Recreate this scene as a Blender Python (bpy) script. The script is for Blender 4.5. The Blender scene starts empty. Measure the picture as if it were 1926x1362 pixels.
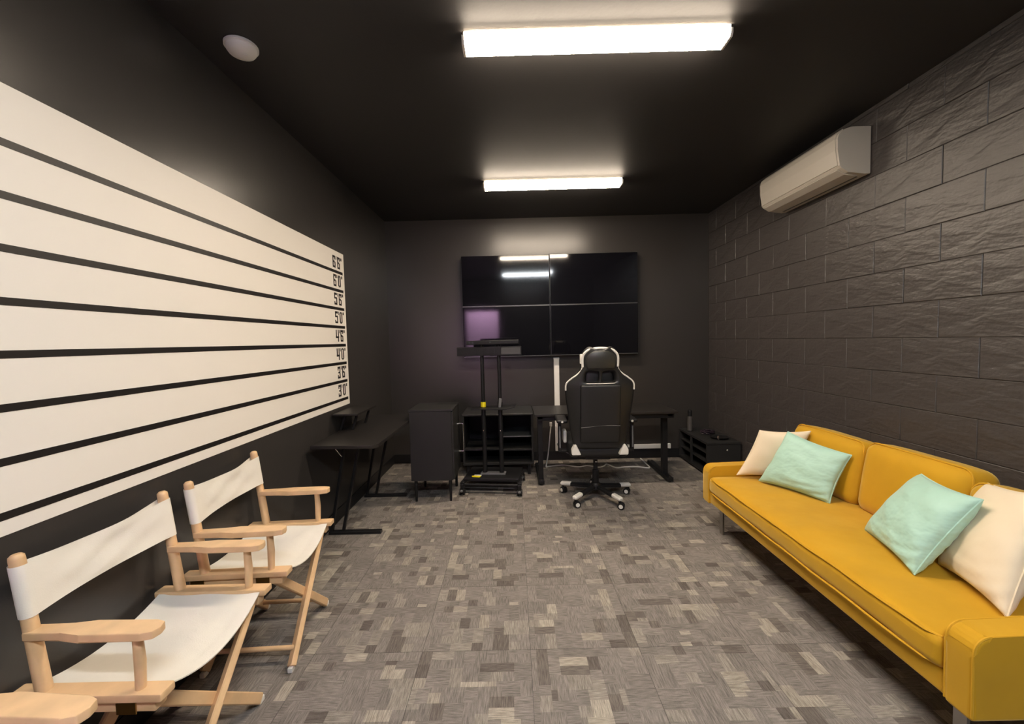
import bpy, bmesh, math, random
from mathutils import Vector, Matrix
random.seed(11)
PI = math.pi
scene = bpy.context.scene
COL = scene.collection

# ------------------------------------------------------------------ camera
F_PX, PITCH, YAW, ROLL, CAM_H = 777.46, 0.0518, -0.0040, 0.0247, 1.4285
cam_data = bpy.data.cameras.new('camera')
cam_data.sensor_fit = 'HORIZONTAL'
cam_data.sensor_width = 36.0
cam_data.lens = F_PX / 1926.0 * 36.0
cam_data.clip_start = 0.02
cam = bpy.data.objects.new('camera', cam_data)
COL.objects.link(cam)
def _m(a, b): return Matrix(a) @ Matrix(b)
c, s = math.cos(YAW), math.sin(YAW)
MY = Matrix(((c, -s, 0), (s, c, 0), (0, 0, 1)))
c, s = math.cos(PITCH), math.sin(PITCH)
MP = Matrix(((1, 0, 0), (0, c, -s), (0, s, c)))
c, s = math.cos(ROLL), math.sin(ROLL)
MR = Matrix(((c, 0, -s), (0, 1, 0), (s, 0, c)))
V = MR @ MP @ MY                                  # rows: right, forward, up
cm = Matrix.Identity(4)
for i in range(3):
    cm[i][0] = V[0][i]; cm[i][1] = V[2][i]; cm[i][2] = -V[1][i]
cm[2][3] = CAM_H
cam.matrix_world = cm
scene.camera = cam

# ------------------------------------------------------------------ world, exposure
world = bpy.data.worlds.new('world'); scene.world = world
world.use_nodes = True
world.node_tree.nodes['Background'].inputs[0].default_value = (0.02, 0.02, 0.022, 1)
world.node_tree.nodes['Background'].inputs[1].default_value = 0.2
scene.view_settings.view_transform = 'Standard'
scene.view_settings.look = 'None'
scene.view_settings.gamma = 1.0
scene.view_settings.use_curve_mapping = False
scene.view_settings.exposure = 1.32
WARM = (1.0, 0.83, 0.64); COOL = (0.90, 0.96, 1.0); LILAC = (1.0, 0.66, 0.95)
LAMP_NEAR, LAMP_FAR, LAMP_COOL, LAMP_LILAC = 52.0, 38.0, 60.0, 300.0

# room extents
XL, XR, YB, YR, ZC = -1.455, 2.291, 4.86, -2.0, 2.84

# ------------------------------------------------------------------ materials
MATS = {}
def mat(name, col, rough=0.5, metal=0.0, spec=0.5, bump=None, sheen=0.0, var=0.0, vscale=8.0, coat=0.0, emit=None, sheen_col=None):
    if name in MATS: return MATS[name]
    m = bpy.data.materials.new(name); m.use_nodes = True
    nt = m.node_tree; b = nt.nodes['Principled BSDF']
    b.inputs['Base Color'].default_value = (*col, 1)
    b.inputs['Roughness'].default_value = rough
    b.inputs['Metallic'].default_value = metal
    b.inputs['Specular IOR Level'].default_value = spec
    if sheen:
        b.inputs['Sheen Weight'].default_value = sheen
        b.inputs['Sheen Roughness'].default_value = 0.35
        b.inputs['Sheen Tint'].default_value = (*(sheen_col or col), 1)
    if coat:
        b.inputs['Coat Weight'].default_value = coat
        b.inputs['Coat Roughness'].default_value = 0.08
    if emit:
        b.inputs['Emission Color'].default_value = (*emit[0], 1)
        b.inputs['Emission Strength'].default_value = emit[1]
    if bump or var:
        tc = nt.nodes.new('ShaderNodeTexCoord')
    if var:
        nz = nt.nodes.new('ShaderNodeTexNoise'); nz.inputs['Scale'].default_value = vscale; nz.inputs['Detail'].default_value = 4
        nt.links.new(tc.outputs['Object'], nz.inputs['Vector'])
        mr = nt.nodes.new('ShaderNodeMapRange')
        mr.inputs['From Min'].default_value = 0.3; mr.inputs['From Max'].default_value = 0.7
        mr.inputs['To Min'].default_value = 1 - var; mr.inputs['To Max'].default_value = 1 + var
        nt.links.new(nz.outputs['Fac'], mr.inputs['Value'])
        mx = nt.nodes.new('ShaderNodeVectorMath'); mx.operation = 'SCALE'
        mx.inputs[0].default_value = col
        nt.links.new(mr.outputs['Result'], mx.inputs['Scale'])
        nt.links.new(mx.outputs['Vector'], b.inputs['Base Color'])
    if bump:
        last = None
        for (sc, st, dist, detail) in bump:
            nz = nt.nodes.new('ShaderNodeTexNoise'); nz.inputs['Detail'].default_value = detail
            nz.inputs['Scale'].default_value = 1.0
            mp = nt.nodes.new('ShaderNodeMapping')
            scv = sc if isinstance(sc, tuple) else (sc, sc, sc)
            mp.inputs['Scale'].default_value = scv
            nt.links.new(tc.outputs['Object'], mp.inputs['Vector'])
            nt.links.new(mp.outputs['Vector'], nz.inputs['Vector'])
            bp = nt.nodes.new('ShaderNodeBump'); bp.inputs['Strength'].default_value = st; bp.inputs['Distance'].default_value = dist
            nt.links.new(nz.outputs['Fac'], bp.inputs['Height'])
            if last: nt.links.new(last.outputs['Normal'], bp.inputs['Normal'])
            last = bp
        nt.links.new(last.outputs['Normal'], b.inputs['Normal'])
    MATS[name] = m
    return m

wall_paint = mat('charcoal satin wall paint', (0.038, 0.0345, 0.0325), 0.29, bump=[(55, 0.10, 0.003, 3), (3, 0.15, 0.01, 2)])
block_paint = mat('charcoal painted block', (0.052, 0.044, 0.042), 0.46, spec=1.0, bump=[((30, 30, 60), 0.45, 0.006, 5), ((4, 6, 14), 0.7, 0.014, 3)])
ceil_paint = mat('black ceiling paint', (0.036, 0.0345, 0.0345), 0.55, spec=0.35, bump=[(40, 0.1, 0.004, 3)])
mortar = mat('painted mortar joint', (0.040, 0.034, 0.032), 0.6, bump=[(90, 0.5, 0.004, 3)])
black_base = mat('black vinyl skirting', (0.010, 0.010, 0.011), 0.45)
chart_white = mat('warm white vinyl print', (0.86, 0.82, 0.755), 0.5)
chart_black = mat('black print', (0.010, 0.008, 0.008), 0.45)
wood = mat('pale varnished beech', (0.72, 0.48, 0.265), 0.38, bump=[((4, 60, 60), 0.06, 0.003, 3)], var=0.10, vscale=14)
canvas = mat('natural cotton canvas', (0.80, 0.765, 0.69), 0.85, bump=[(260, 0.25, 0.0015, 2), (9, 0.35, 0.012, 2)])
brass = mat('aged brass hinge', (0.35, 0.22, 0.07), 0.35, metal=1.0)
glide = mat('white nylon glide', (0.75, 0.73, 0.68), 0.4)
velvet = mat('mustard velvet', (0.57, 0.305, 0.012), 0.75, spec=0.25, sheen=0.85, sheen_col=(1.0, 0.86, 0.42), bump=[(7, 0.25, 0.012, 2)], var=0.07, vscale=5)
velvet_pipe = mat('mustard piping', (0.62, 0.33, 0.02), 0.65, spec=0.25, sheen=0.4, sheen_col=(1.0, 0.75, 0.20))
steel_leg = mat('brushed steel', (0.42, 0.40, 0.38), 0.35, metal=1.0)
mint = mat('mint green satin cotton', (0.42, 0.66, 0.56), 0.55, sheen=0.25, sheen_col=(0.9, 1, 0.95), bump=[((6, 14, 22), 0.45, 0.02, 2), (300, 0.1, 0.001, 1)])
cream = mat('cream cotton', (0.80, 0.68, 0.50), 0.75, sheen=0.2, sheen_col=(1, .95, .85), bump=[(8, 0.35, 0.015, 2), (300, 0.12, 0.001, 1)])
ac_white = mat('ivory plastic', (0.55, 0.51, 0.445), 0.42)
ac_dark = mat('dark vent slot', (0.10, 0.095, 0.085), 0.6)
white_plastic = mat('white plastic', (0.78, 0.77, 0.74), 0.45)
lamp_body = mat('white enamelled steel', (0.75, 0.72, 0.66), 0.4)
black_metal = mat('black powder coated steel', (0.011, 0.011, 0.012), 0.42, spec=0.3)
black_wood = mat('black laminate', (0.022, 0.0215, 0.0215), 0.45, spec=0.35, bump=[((3, 90, 90), 0.05, 0.002, 2)])
dark_wood = mat('dark espresso laminate', (0.018, 0.0155, 0.0145), 0.40, bump=[((60, 3, 60), 0.05, 0.002, 2)])
inner_dark = mat('black cabinet inside', (0.008, 0.008, 0.010), 0.6, spec=0.2)
screen = mat('black display glass', (0.004, 0.004, 0.006), 0.06, spec=0.55)
bezel = mat('display bezel', (0.008, 0.008, 0.009), 0.3)
bezel_edge = mat('display edge strip', (0.20, 0.20, 0.21), 0.3, metal=0.6)
leather = mat('black faux leather', (0.013, 0.013, 0.0135), 0.42, bump=[(120, 0.2, 0.002, 3)])
leather_head = mat('charcoal faux leather', (0.030, 0.030, 0.026), 0.36, bump=[(120, 0.2, 0.002, 3)])
white_leather = mat('white faux leather', (0.80, 0.78, 0.72), 0.45)
black_plastic = mat('black plastic', (0.010, 0.010, 0.011), 0.45, spec=0.3)
grey_plastic = mat('grey plastic', (0.16, 0.16, 0.165), 0.45)
chrome = mat('chrome', (0.75, 0.75, 0.75), 0.15, metal=1.0)
yellow = mat('yellow sticker', (0.86, 0.72, 0.01), 0.5)
paper = mat('white paper label', (0.75, 0.75, 0.72), 0.6)
glass_shelf = mat('smoked glass', (0.05, 0.055, 0.06), 0.08, spec=0.6)
cord_white = mat('white cord', (0.78, 0.76, 0.72), 0.5)
bottle_grey = mat('grey printed can', (0.075, 0.07, 0.066), 0.4)
coil_mat = mat('dark purple rubber', (0.030, 0.018, 0.028), 0.45)
hall_paint = mat('pale lilac hallway paint', (0.66, 0.57, 0.66), 0.7)
tan = mat('tan plastic', (0.16, 0.12, 0.10), 0.5)

# carpet: colour per woven patch, pile streaks by patch direction
def carpet_material():
    m = bpy.data.materials.new('patchwork loop carpet'); m.use_nodes = True
    nt = m.node_tree; b = nt.nodes['Principled BSDF']; L = nt.links
    b.inputs['Roughness'].default_value = 0.95; b.inputs['Specular IOR Level'].default_value = 0.15
    at = nt.nodes.new('ShaderNodeAttribute'); at.attribute_name = 'patch'
    dr = nt.nodes.new('ShaderNodeAttribute'); dr.attribute_name = 'weave'
    tc = nt.nodes.new('ShaderNodeTexCoord'); oi = nt.nodes.new('ShaderNodeObjectInfo')
    ad = nt.nodes.new('ShaderNodeVectorMath'); ad.operation = 'ADD'
    sc = nt.nodes.new('ShaderNodeVectorMath'); sc.operation = 'SCALE'; sc.inputs[0].default_value = (7, 13, 3)
    L.new(oi.outputs['Random'], sc.inputs['Scale'])
    L.new(tc.outputs['Object'], ad.inputs[0]); L.new(sc.outputs['Vector'], ad.inputs[1])
    outs = []
    for s in ((22, 230, 1), (230, 22, 1)):
        mp = nt.nodes.new('ShaderNodeMapping'); mp.inputs['Scale'].default_value = s
        nz = nt.nodes.new('ShaderNodeTexNoise'); nz.inputs['Scale'].default_value = 1; nz.inputs['Detail'].default_value = 3
        L.new(ad.outputs['Vector'], mp.inputs['Vector']); L.new(mp.outputs['Vector'], nz.inputs['Vector'])
        outs.append(nz.outputs['Fac'])
    mx = nt.nodes.new('ShaderNodeMix'); mx.data_type = 'FLOAT'
    L.new(dr.outputs['Fac'], mx.inputs['Factor']); L.new(outs[0], mx.inputs['A']); L.new(outs[1], mx.inputs['B'])
    mr = nt.nodes.new('ShaderNodeMapRange'); mr.inputs['From Min'].default_value = 0.30; mr.inputs['From Max'].default_value = 0.70
    mr.inputs['To Min'].default_value = 0.66; mr.inputs['To Max'].default_value = 1.30
    L.new(mx.outputs['Result'], mr.inputs['Value'])
    nl = nt.nodes.new('ShaderNodeTexNoise'); nl.inputs['Scale'].default_value = 420; nl.inputs['Detail'].default_value = 2
    L.new(ad.outputs['Vector'], nl.inputs['Vector'])
    m2 = nt.nodes.new('ShaderNodeMapRange'); m2.inputs['From Min'].default_value = 0.3; m2.inputs['From Max'].default_value = 0.7
    m2.inputs['To Min'].default_value = 0.86; m2.inputs['To Max'].default_value = 1.14
    L.new(nl.outputs['Fac'], m2.inputs['Value'])
    mu = nt.nodes.new('ShaderNodeMath'); mu.operation = 'MULTIPLY'
    L.new(mr.outputs['Result'], mu.inputs[0]); L.new(m2.outputs['Result'], mu.inputs[1])
    cs = nt.nodes.new('ShaderNodeVectorMath'); cs.operation = 'SCALE'
    L.new(at.outputs['Vector'], cs.inputs[0]); L.new(mu.outputs['Value'], cs.inputs['Scale'])
    L.new(cs.outputs['Vector'], b.inputs['Base Color'])
    bp = nt.nodes.new('ShaderNodeBump'); bp.inputs['Strength'].default_value = 0.5; bp.inputs['Distance'].default_value = 0.004
    L.new(mu.outputs['Value'], bp.inputs['Height']); L.new(bp.outputs['Normal'], b.inputs['Normal'])
    return m
carpet = carpet_material()

# ------------------------------------------------------------------ mesh helpers
def new(): return bmesh.new()
def box(bm, lo, hi, r=0.0, seg=2, rot=None, pivot=None):
    lo = Vector(lo); hi = Vector(hi); c = (lo + hi) / 2; d = hi - lo
    mtx = Matrix.Translation(c) @ Matrix.Diagonal((*d, 1))
    if rot is not None:
        p = Vector(pivot) if pivot is not None else c
        mtx = Matrix.Translation(p) @ rot.to_4x4() @ Matrix.Translation(-p) @ mtx
    g = bmesh.ops.create_cube(bm, size=1.0, matrix=mtx)
    if r > 0:
        es = list({e for v in g['verts'] for e in v.link_edges})
        bmesh.ops.bevel(bm, geom=es, offset=r, segments=seg, profile=0.5, affect='EDGES')
    return bm
def tube(bm, pts, r, n=8, closed=False, cap=True):
    pts = [Vector(p) for p in pts]; N = len(pts)
    rs = r if isinstance(r, (list, tuple)) else [r] * N
    tans = []
    for i in range(N):
        a = pts[(i - 1) % N] if (closed or i > 0) else pts[0]
        b = pts[(i + 1) % N] if (closed or i < N - 1) else pts[-1]
        tans.append((b - a).normalized())
    t = tans[0]
    ref = Vector((0, 0, 1)) if abs(t.z) < 0.9 else Vector((1, 0, 0))
    u = t.cross(ref).normalized()
    rings = []
    for i in range(N):
        t = tans[i]
        u = (u - t * u.dot(t)).normalized(); v = t.cross(u)
        rings.append([bm.verts.new(pts[i] + rs[i] * (math.cos(2 * PI * k / n) * u + math.sin(2 * PI * k / n) * v)) for k in range(n)])
    for i in range(N if closed else N - 1):
        A, B = rings[i], rings[(i + 1) % N]
        for k in range(n):
            bm.faces.new((A[k], A[(k + 1) % n], B[(k + 1) % n], B[k]))
    if cap and not closed:
        bm.faces.new(rings[0][::-1]); bm.faces.new(rings[-1])
    return bm
def bar(bm, a, b, w, h, up=(0, 0, 1), r=0.003):
    """rectangular bar from a to b, w across, h along 'up'"""
    a = Vector(a); b = Vector(b); t = (b - a); L = t.length; t.normalize()
    up = Vector(up); s = t.cross(up).normalized(); u = s.cross(t).normalized()
    m = Matrix(((t.x, s.x, u.x), (t.y, s.y, u.y), (t.z, s.z, u.z))).to_4x4()
    m = Matrix.Translation((a + b) / 2) @ m @ Matrix.Diagonal((L, w, h, 1))
    g = bmesh.ops.create_cube(bm, size=1.0, matrix=m)
    if r > 0:
        es = list({e for v in g['verts'] for e in v.link_edges})
        bmesh.ops.bevel(bm, geom=es, offset=r, segments=1, profile=0.5, affect='EDGES')
    return bm
def lathe(bm, prof, n=20, loc=(0, 0, 0), axis='Z'):
    loc = Vector(loc); rings = []
    def P(r, z, a):
        x, y = r * math.cos(a), r * math.sin(a)
        return loc + (Vector((x, y, z)) if axis == 'Z' else Vector((x, z, y)) if axis == 'Y' else Vector((z, x, y)))
    for (r, z) in prof:
        rings.append([bm.verts.new(P(max(r, 1e-4), z, 2 * PI * k / n)) for k in range(n)])
    for A, B in zip(rings, rings[1:]):
        for k in range(n): bm.faces.new((A[k], A[(k + 1) % n], B[(k + 1) % n], B[k]))
    bm.faces.new(rings[0][::-1]); bm.faces.new(rings[-1])
    return bm
def prism(bm, poly, a, b, plane='XZ', r=0.0, seg=2):
    def P(u, v, w): return (u, w, v) if plane == 'XZ' else (w, u, v) if plane == 'YZ' else (u, v, w)
    A = [bm.verts.new(P(u, v, a)) for u, v in poly]; B = [bm.verts.new(P(u, v, b)) for u, v in poly]
    n = len(poly)
    fs = [bm.faces.new(A[::-1]), bm.faces.new(B)]
    for k in range(n): fs.append(bm.faces.new((A[k], A[(k + 1) % n], B[(k + 1) % n], B[k])))
    if r > 0:
        bmesh.ops.bevel(bm, geom=list({e for f in fs for e in f.edges}), offset=r, segments=seg, profile=0.5, affect='EDGES')
    return bm
def soft(bm, lo, hi, r=0.03, puff=(0, 0, 0), n=10, wob=0.0, seed=0):
    """rounded cushion box with puffed faces"""
    lo = Vector(lo); hi = Vector(hi); c = (lo + hi) / 2; h = (hi - lo) / 2
    rr = min(r, min(h) * 0.999)
    rnd = random.Random(seed); ph = [rnd.uniform(0, 6.28) for _ in range(6)]
    def ticks(hh):
        e = [-hh, -hh + rr * 0.25, -hh + rr * 0.6, -hh + rr]
        m = [(-hh + rr) + (2 * hh - 2 * rr) * k / n for k in range(1, n)]
        return e + m + [-x for x in e[::-1]]
    T = [ticks(h[i]) for i in range(3)]
    cache = {}
    def vert(p):
        key = tuple(round(x, 5) for x in p)
        if key in cache: return cache[key]
        p = Vector(p); q = Vector([max(-h[i] + rr, min(h[i] - rr, p[i])) for i in range(3)])
        d = p - q
        pos = q + (d.normalized() * rr if d.length > 1e-7 else d)
        f = [1 - (pos[i] / h[i]) ** 2 for i in range(3)]
        f = [max(0, x) for x in f]
        for i in range(3):
            if puff[i]:
                j, k = (i + 1) % 3, (i + 2) % 3
                pos[i] += puff[i] * (pos[i] / h[i]) * (f[j] * f[k]) ** 0.6
        if wob:
            w = wob * (math.sin(9 * pos.x + ph[0]) * math.sin(11 * pos.y + ph[1]) + 0.5 * math.sin(23 * pos.y + ph[2] + 7 * pos.z))
            pos += w * Vector((0.5 if h.x < h.z else 0.15, 0.15, 1.0 if h.z < h.x else 0.3))
        v = bm.verts.new(c + pos); cache[key] = v
        return v
    for ax in range(3):
        j, k = (ax + 1) % 3, (ax + 2) % 3
        for sgn in (-1, 1):
            for a in range(len(T[j]) - 1):
                for b in range(len(T[k]) - 1):
                    q = []
                    for (da, db) in ((0, 0), (1, 0), (1, 1), (0, 1)):
                        p = [0, 0, 0]; p[ax] = sgn * h[ax]; p[j] = T[j][a + da]; p[k] = T[k][b + db]; q.append(vert(p))
                    if len(set(q)) < 3: continue
                    try: bm.faces.new(q if sgn > 0 else q[::-1])
                    except ValueError: pass
    return bm
def obj(name, bm, m, parent=None, smooth=True, angle=40):
    bmesh.ops.recalc_face_normals(bm, faces=bm.faces[:])
    me = bpy.data.meshes.new(name); bm.to_mesh(me); bm.free()
    me.materials.append(m)
    if smooth:
        me.polygons.foreach_set('use_smooth', [True] * len(me.polygons))
        me.set_sharp_from_angle(angle=math.radians(angle))
    o = bpy.data.objects.new(name, me); COL.objects.link(o)
    if smooth and angle == 40:
        wn = o.modifiers.new('face weighted normals', 'WEIGHTED_NORMAL'); wn.keep_sharp = True
    if parent: o.parent = parent
    return o
def tag(o, label, cat, group=None):
    o['label'] = label; o['category'] = cat
    if group: o['group'] = group
    return o
def thing(name, label, cat, loc=(0, 0, 0), rz=0.0, group=None):
    o = bpy.data.objects.new(name, None); COL.objects.link(o)
    o.empty_display_size = 0.1
    o.location = loc; o.rotation_euler = (0, 0, rz)
    return tag(o, label, cat, group)
def struct(o): o['kind'] = 'structure'; return o
def copy_tree(o, parent=None):
    c = o.copy(); COL.objects.link(c); c.parent = parent
    for ch in list(o.children): copy_tree(ch, c)
    return c

# ------------------------------------------------------------------ room shell
fl = struct(obj('floor', box(new(), (XL - 0.2, YR - 1.9, -0.15), (XR + 0.2, YB + 0.2, -0.007)), mortar, smooth=False))
def carpet_tile_mesh(seed):
    rnd = random.Random(seed); S = 0.4985; N = 20; u = S / N
    occ = [[None] * N for _ in range(N)]; rects = []
    for j in range(N):
        for i in range(N):
            if occ[j][i] is not None: continue
            k = rnd.random()
            w, h = rnd.choice([(4, 2), (4, 2), (2, 4), (2, 4), (3, 2), (2, 3), (5, 2), (2, 2), (4, 3)])
            while w > 1 and (i + w > N or any(occ[j][i + a] is not None for a in range(w))): w -= 1
            while h > 1 and j + h > N: h -= 1
            for b in range(h):
                for a in range(w):
                    if occ[j + b][i + a] is None: occ[j + b][i + a] = len(rects)
            rects.append((i, j, w, h))
    bm = bmesh.new(); fc = []
    def q(x0, y0, x1, y1, z):
        vs = [bm.verts.new(p) for p in ((x0, y0, z), (x1, y0, z), (x1, y1, z), (x0, y1, z))]
        bm.faces.new(vs)
    for (i, j, w, h) in rects:
        x0, y0 = i * u - S / 2, j * u - S / 2
        q(x0, y0, x0 + w * u, y0 + h * u, 0.0)
        t = rnd.random()
        if t < 0.075: L, tint = rnd.uniform(1.32, 1.65), (1.0, 0.96, 0.86)
        elif t < 0.20: L, tint = rnd.uniform(0.55, 0.72), (1.0, 0.93, 0.88)
        elif t < 0.34: L, tint = rnd.uniform(1.12, 1.28), (1.0, 0.97, 0.90)
        else: L, tint = rnd.uniform(0.86, 1.06), (1.0, 0.96, 0.93)
        base = 0.225
        fc.append(((base * L * tint[0], base * L * tint[1] * 0.935, base * L * tint[2] * 0.875), 1.0 if (h > w) ^ (rnd.random() < 0.3) else 0.0))
    h = S / 2
    for (a, b) in (((-h, -h), (h, -h)), ((h, -h), (h, h)), ((h, h), (-h, h)), ((-h, h), (-h, -h))):
        vs = [bm.verts.new(p) for p in ((*a, 0), (*b, 0), (*b, -0.007), (*a, -0.007))][::-1]
        bm.faces.new(vs); fc.append(((0.07, 0.065, 0.06), 0.0))
    me = bpy.data.meshes.new('carpet_tile'); bm.to_mesh(me); bm.free()
    at = me.attributes.new('patch', 'FLOAT_VECTOR', 'FACE'); dv = me.attributes.new('weave', 'FLOAT', 'FACE')
    at = me.attributes['patch']; dv = me.attributes['weave']
    for k, (cc, d) in enumerate(fc):
        at.data[k].vector = cc; dv.data[k].value = d
    me.materials.append(carpet)
    return me
tiles = [carpet_tile_mesh(100 + k) for k in range(10)]
for iy in range(14):
    for ix in range(8):
        o = bpy.data.objects.new('carpet_tile', random.choice(tiles)); COL.objects.link(o)
        o.parent = fl
        o.location = (XL + 0.25 + ix * 0.5, YR + 0.09 + iy * 0.5, 0.0)
        o.rotation_euler = (0, 0, random.choice((0, 1, 2, 3)) * PI / 2)

struct(obj('ceiling', box(new(), (XL - 0.2, YR - 1.9, ZC), (XR + 0.2, YB + 0.2, ZC + 0.15)), ceil_paint, smooth=False))
struct(obj('wall_left', box(new(), (XL - 0.2, YR - 1.9, -0.007), (XL, YB + 0.2, ZC)), wall_paint, smooth=False))
struct(obj('wall_back', box(new(), (XL, YB, -0.007), (XR + 0.2, YB + 0.2, ZC)), wall_paint, smooth=False))
DX0, DX1, DZ = -1.36, -0.36, 2.08
bm = new()
box(bm, (XL, YR - 0.12, -0.007), (DX0, YR, ZC)); box(bm, (DX1, YR - 0.12, -0.007), (XR + 0.2, YR, ZC)); box(bm, (DX0, YR - 0.12, DZ), (DX1, YR, ZC))
struct(obj('wall_rear', bm, wall_paint, smooth=False))
bm = new()
box(bm, (XL, YR - 1.9, -0.007), (XR + 0.2, YR - 1.75, ZC))
struct(obj('wall_hallway', bm, hall_paint, smooth=False))
bm = new()
for (a, b) in (((DX0, YR - 0.13, 0), (DX0 + 0.04, YR + 0.012, DZ)), ((DX1 - 0.04, YR - 0.13, 0), (DX1, YR + 0.012, DZ)), ((DX0, YR - 0.13, DZ - 0.04), (DX1, YR + 0.012, DZ))): box(bm, a, b, 0.004)
struct(obj('door_1', bm, black_wood))
# block wall on the right: mortar-faced core with every block proud of it
wr = struct(obj('wall_right', box(new(), (XR + 0.0045, YR, -0.007), (XR + 0.2, YB, ZC)), mortar, smooth=False))
ZJ, BH, BL, YJ = 2.2004, 0.2032, 0.4064, 2.0378
blk_cache = {}
def block_mesh(w, h):
    key = (round(w, 3), round(h, 3))
    if key in blk_cache: return blk_cache[key]
    bm = bmesh.new(); g = 0.0012; ch = 0.0026
    w2, h2 = w / 2 - g, h / 2 - g
    A = [bm.verts.new((0.0065, y, z)) for y, z in ((-w2, -h2), (w2, -h2), (w2, h2), (-w2, h2))]
    B = [bm.verts.new((ch, y, z)) for y, z in ((-w2, -h2), (w2, -h2), (w2, h2), (-w2, h2))]
    C = [bm.verts.new((0.0, y, z)) for y, z in ((-w2 + ch, -h2 + ch), (w2 - ch, -h2 + ch), (w2 - ch, h2 - ch), (-w2 + ch, h2 - ch))]
    for P, Q in ((A, B), (B, C)):
        for k in range(4): bm.faces.new((P[k], P[(k + 1) % 4], Q[(k + 1) % 4], Q[k]))
    bm.faces.new(C)
    bmesh.ops.recalc_face_normals(bm, faces=bm.faces[:])
    if sum(f.normal.x for f in bm.faces) > 0: bmesh.ops.reverse_faces(bm, faces=bm.faces[:])
    me = bpy.data.meshes.new('block'); bm.to_mesh(me); bm.free(); me.materials.append(block_paint)
    blk_cache[key] = me
    return me
k = 4
while True:
    ztop = ZJ + k * BH; zbot = ztop - BH
    z1, z0 = min(ztop, ZC), max(zbot, 0.0)
    if z1 - z0 > 0.02:
        off = YJ + (0.0 if k % 2 == 0 else BL / 2)
        i0 = math.floor((YR - off) / BL)
        y = off + i0 * BL
        while y < YB - 0.01:
            a, b = max(y, YR), min(y + BL, YB)
            if b - a > 0.03:
                o = bpy.data.objects.new('block', block_mesh(b - a, z1 - z0)); COL.objects.link(o); o.parent = wr
                o.location = (XR + random.uniform(-0.0018, 0.0018), (a + b) / 2, (z0 + z1) / 2)
                o.rotation_euler = (random.uniform(-0.002, 0.002), random.uniform(-0.008, 0.008), random.uniform(-0.004, 0.004))
            y += BL
    k -= 1
    if zbot <= 0: break
struct(obj('baseboard_back', box(new(), (XL, YB - 0.008, 0.0), (XR - 0.004, YB, 0.105), 0.002), black_base))
struct(obj('baseboard_left', box(new(), (XL, YR, 0.0), (XL + 0.008, YB - 0.008, 0.10), 0.002), black_base))

# ------------------------------------------------------------------ ceiling lights
def ceiling_light(label, cx, cy, L, w, strength, color, group='ceiling strip lights'):
    t = thing('ceiling_light', label, 'ceiling light', (cx, cy, ZC), 0, group)
    d = 0.056
    obj('housing', box(new(), (-L / 2, -w * 0.42, -0.024), (L / 2, w * 0.42, 0.0), 0.003), lamp_body, t)
    # wrap-around lens
    prof = [(-w / 2, -0.020), (-w / 2, -0.040), (-w * 0.40, -d), (w * 0.40, -d), (w / 2, -0.040), (w / 2, -0.020)]
    bm = new(); A = [bm.verts.new((-L / 2 + 0.006, y, z)) for y, z in prof[1:5]]; B = [bm.verts.new((L / 2 - 0.006, y, z)) for y, z in prof[1:5]]
    for k in range(3): bm.faces.new((A[k], A[k + 1], B[k + 1], B[k]))
    bm.faces.new((A[3], A[0], B[0], B[3])); bm.faces.new(A[::-1]); bm.faces.new(B)
    mm = mat('lit lens %s' % label, (0.8, 0.8, 0.8), 0.4, emit=(color, strength))
    obj('diffuser', bm, mm, t, smooth=False)
    ms = mat('lens rim %s' % label, (0.8, 0.78, 0.72), 0.4, emit=(color, strength * 0.09))
    for sy in (-1, 1):
        obj('lens_rim', box(new(), (-L / 2 + 0.006, sy * w / 2 - 0.003, -0.040), (L / 2 - 0.006, sy * w / 2 + 0.003, -0.008), 0.001, 1), ms, t)
    for sx in (-1, 1):
        p2 = [(y * 1.02, z - (0.002 if z < -0.03 else 0)) for y, z in prof]
        obj('end_cap', prism(new(), p2, sx * (L / 2 - 0.006), sx * (L / 2 + 0.006), 'YZ', 0.0015, 1), lamp_body, t)
    return t
ceiling_light('large warm strip light on the ceiling nearest the camera', 0.415, 2.000, 1.22, 0.105, LAMP_NEAR, WARM)
ceiling_light('warm strip light on the ceiling farther back, nearest the video wall', 0.385, 3.765, 1.22, 0.12, LAMP_FAR, WARM)
ceiling_light('cool white strip light on the ceiling above the camera', 0.40, -0.45, 1.22, 0.14, LAMP_COOL, COOL)
ceiling_light('lilac strip light on the hallway ceiling behind the rear door', -0.86, YR - 0.95, 1.0, 0.14, LAMP_LILAC, LILAC)

# ------------------------------------------------------------------ height chart on the left wall
ch = thing('height_chart', 'large cream police line-up height chart with black lines on left wall', 'height chart', (XL, 0, 0))
CY0, CY1 = -0.25, 3.615
obj('chart_panel', box(new(), (0.0, CY0, 0.912), (0.003, CY1, 2.206)), chart_white, ch, smooth=False)
OFF = 0.0529
GLY = {  # blocky stencil numerals on a 0..1 square
    '6': [(0, 0, .3, 1), (.36, .82, 1, 1), (.36, 0, 1, .16), (.7, .16, 1, .5), (.36, .42, .7, .58), (.7, .68, 1, .82)],
    '5': [(0, .82, 1, 1), (0, .5, .3, .82), (.36, .5, 1, .64), (.7, .0, 1, .5), (0, 0, .64, .16), (0, .16, .3, .28)],
    '4': [(0, .4, .3, 1), (.7, 0, 1, .3), (.7, .46, 1, 1), (-.06, .3, 1.1, .46)],
    '3': [(0, .82, .64, 1), (.7, .56, 1, 1), (.24, .43, .94, .57), (.7, 0, 1, .44), (0, 0, .64, .16), (0, .68, .28, .82), (0, .16, .28, .3)],
    '0': [(0, .08, .34, .92), (.66, .08, 1, .92), (.2, .84, .45, 1), (.55, .84, .8, 1), (.2, 0, .45, .16), (.55, 0, .8, .16)],
    "'": [(0, .72, .5, 1)],
    '"': [(0, .76, .42, 1), (.62, .76, 1.04, 1)],
}
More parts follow.
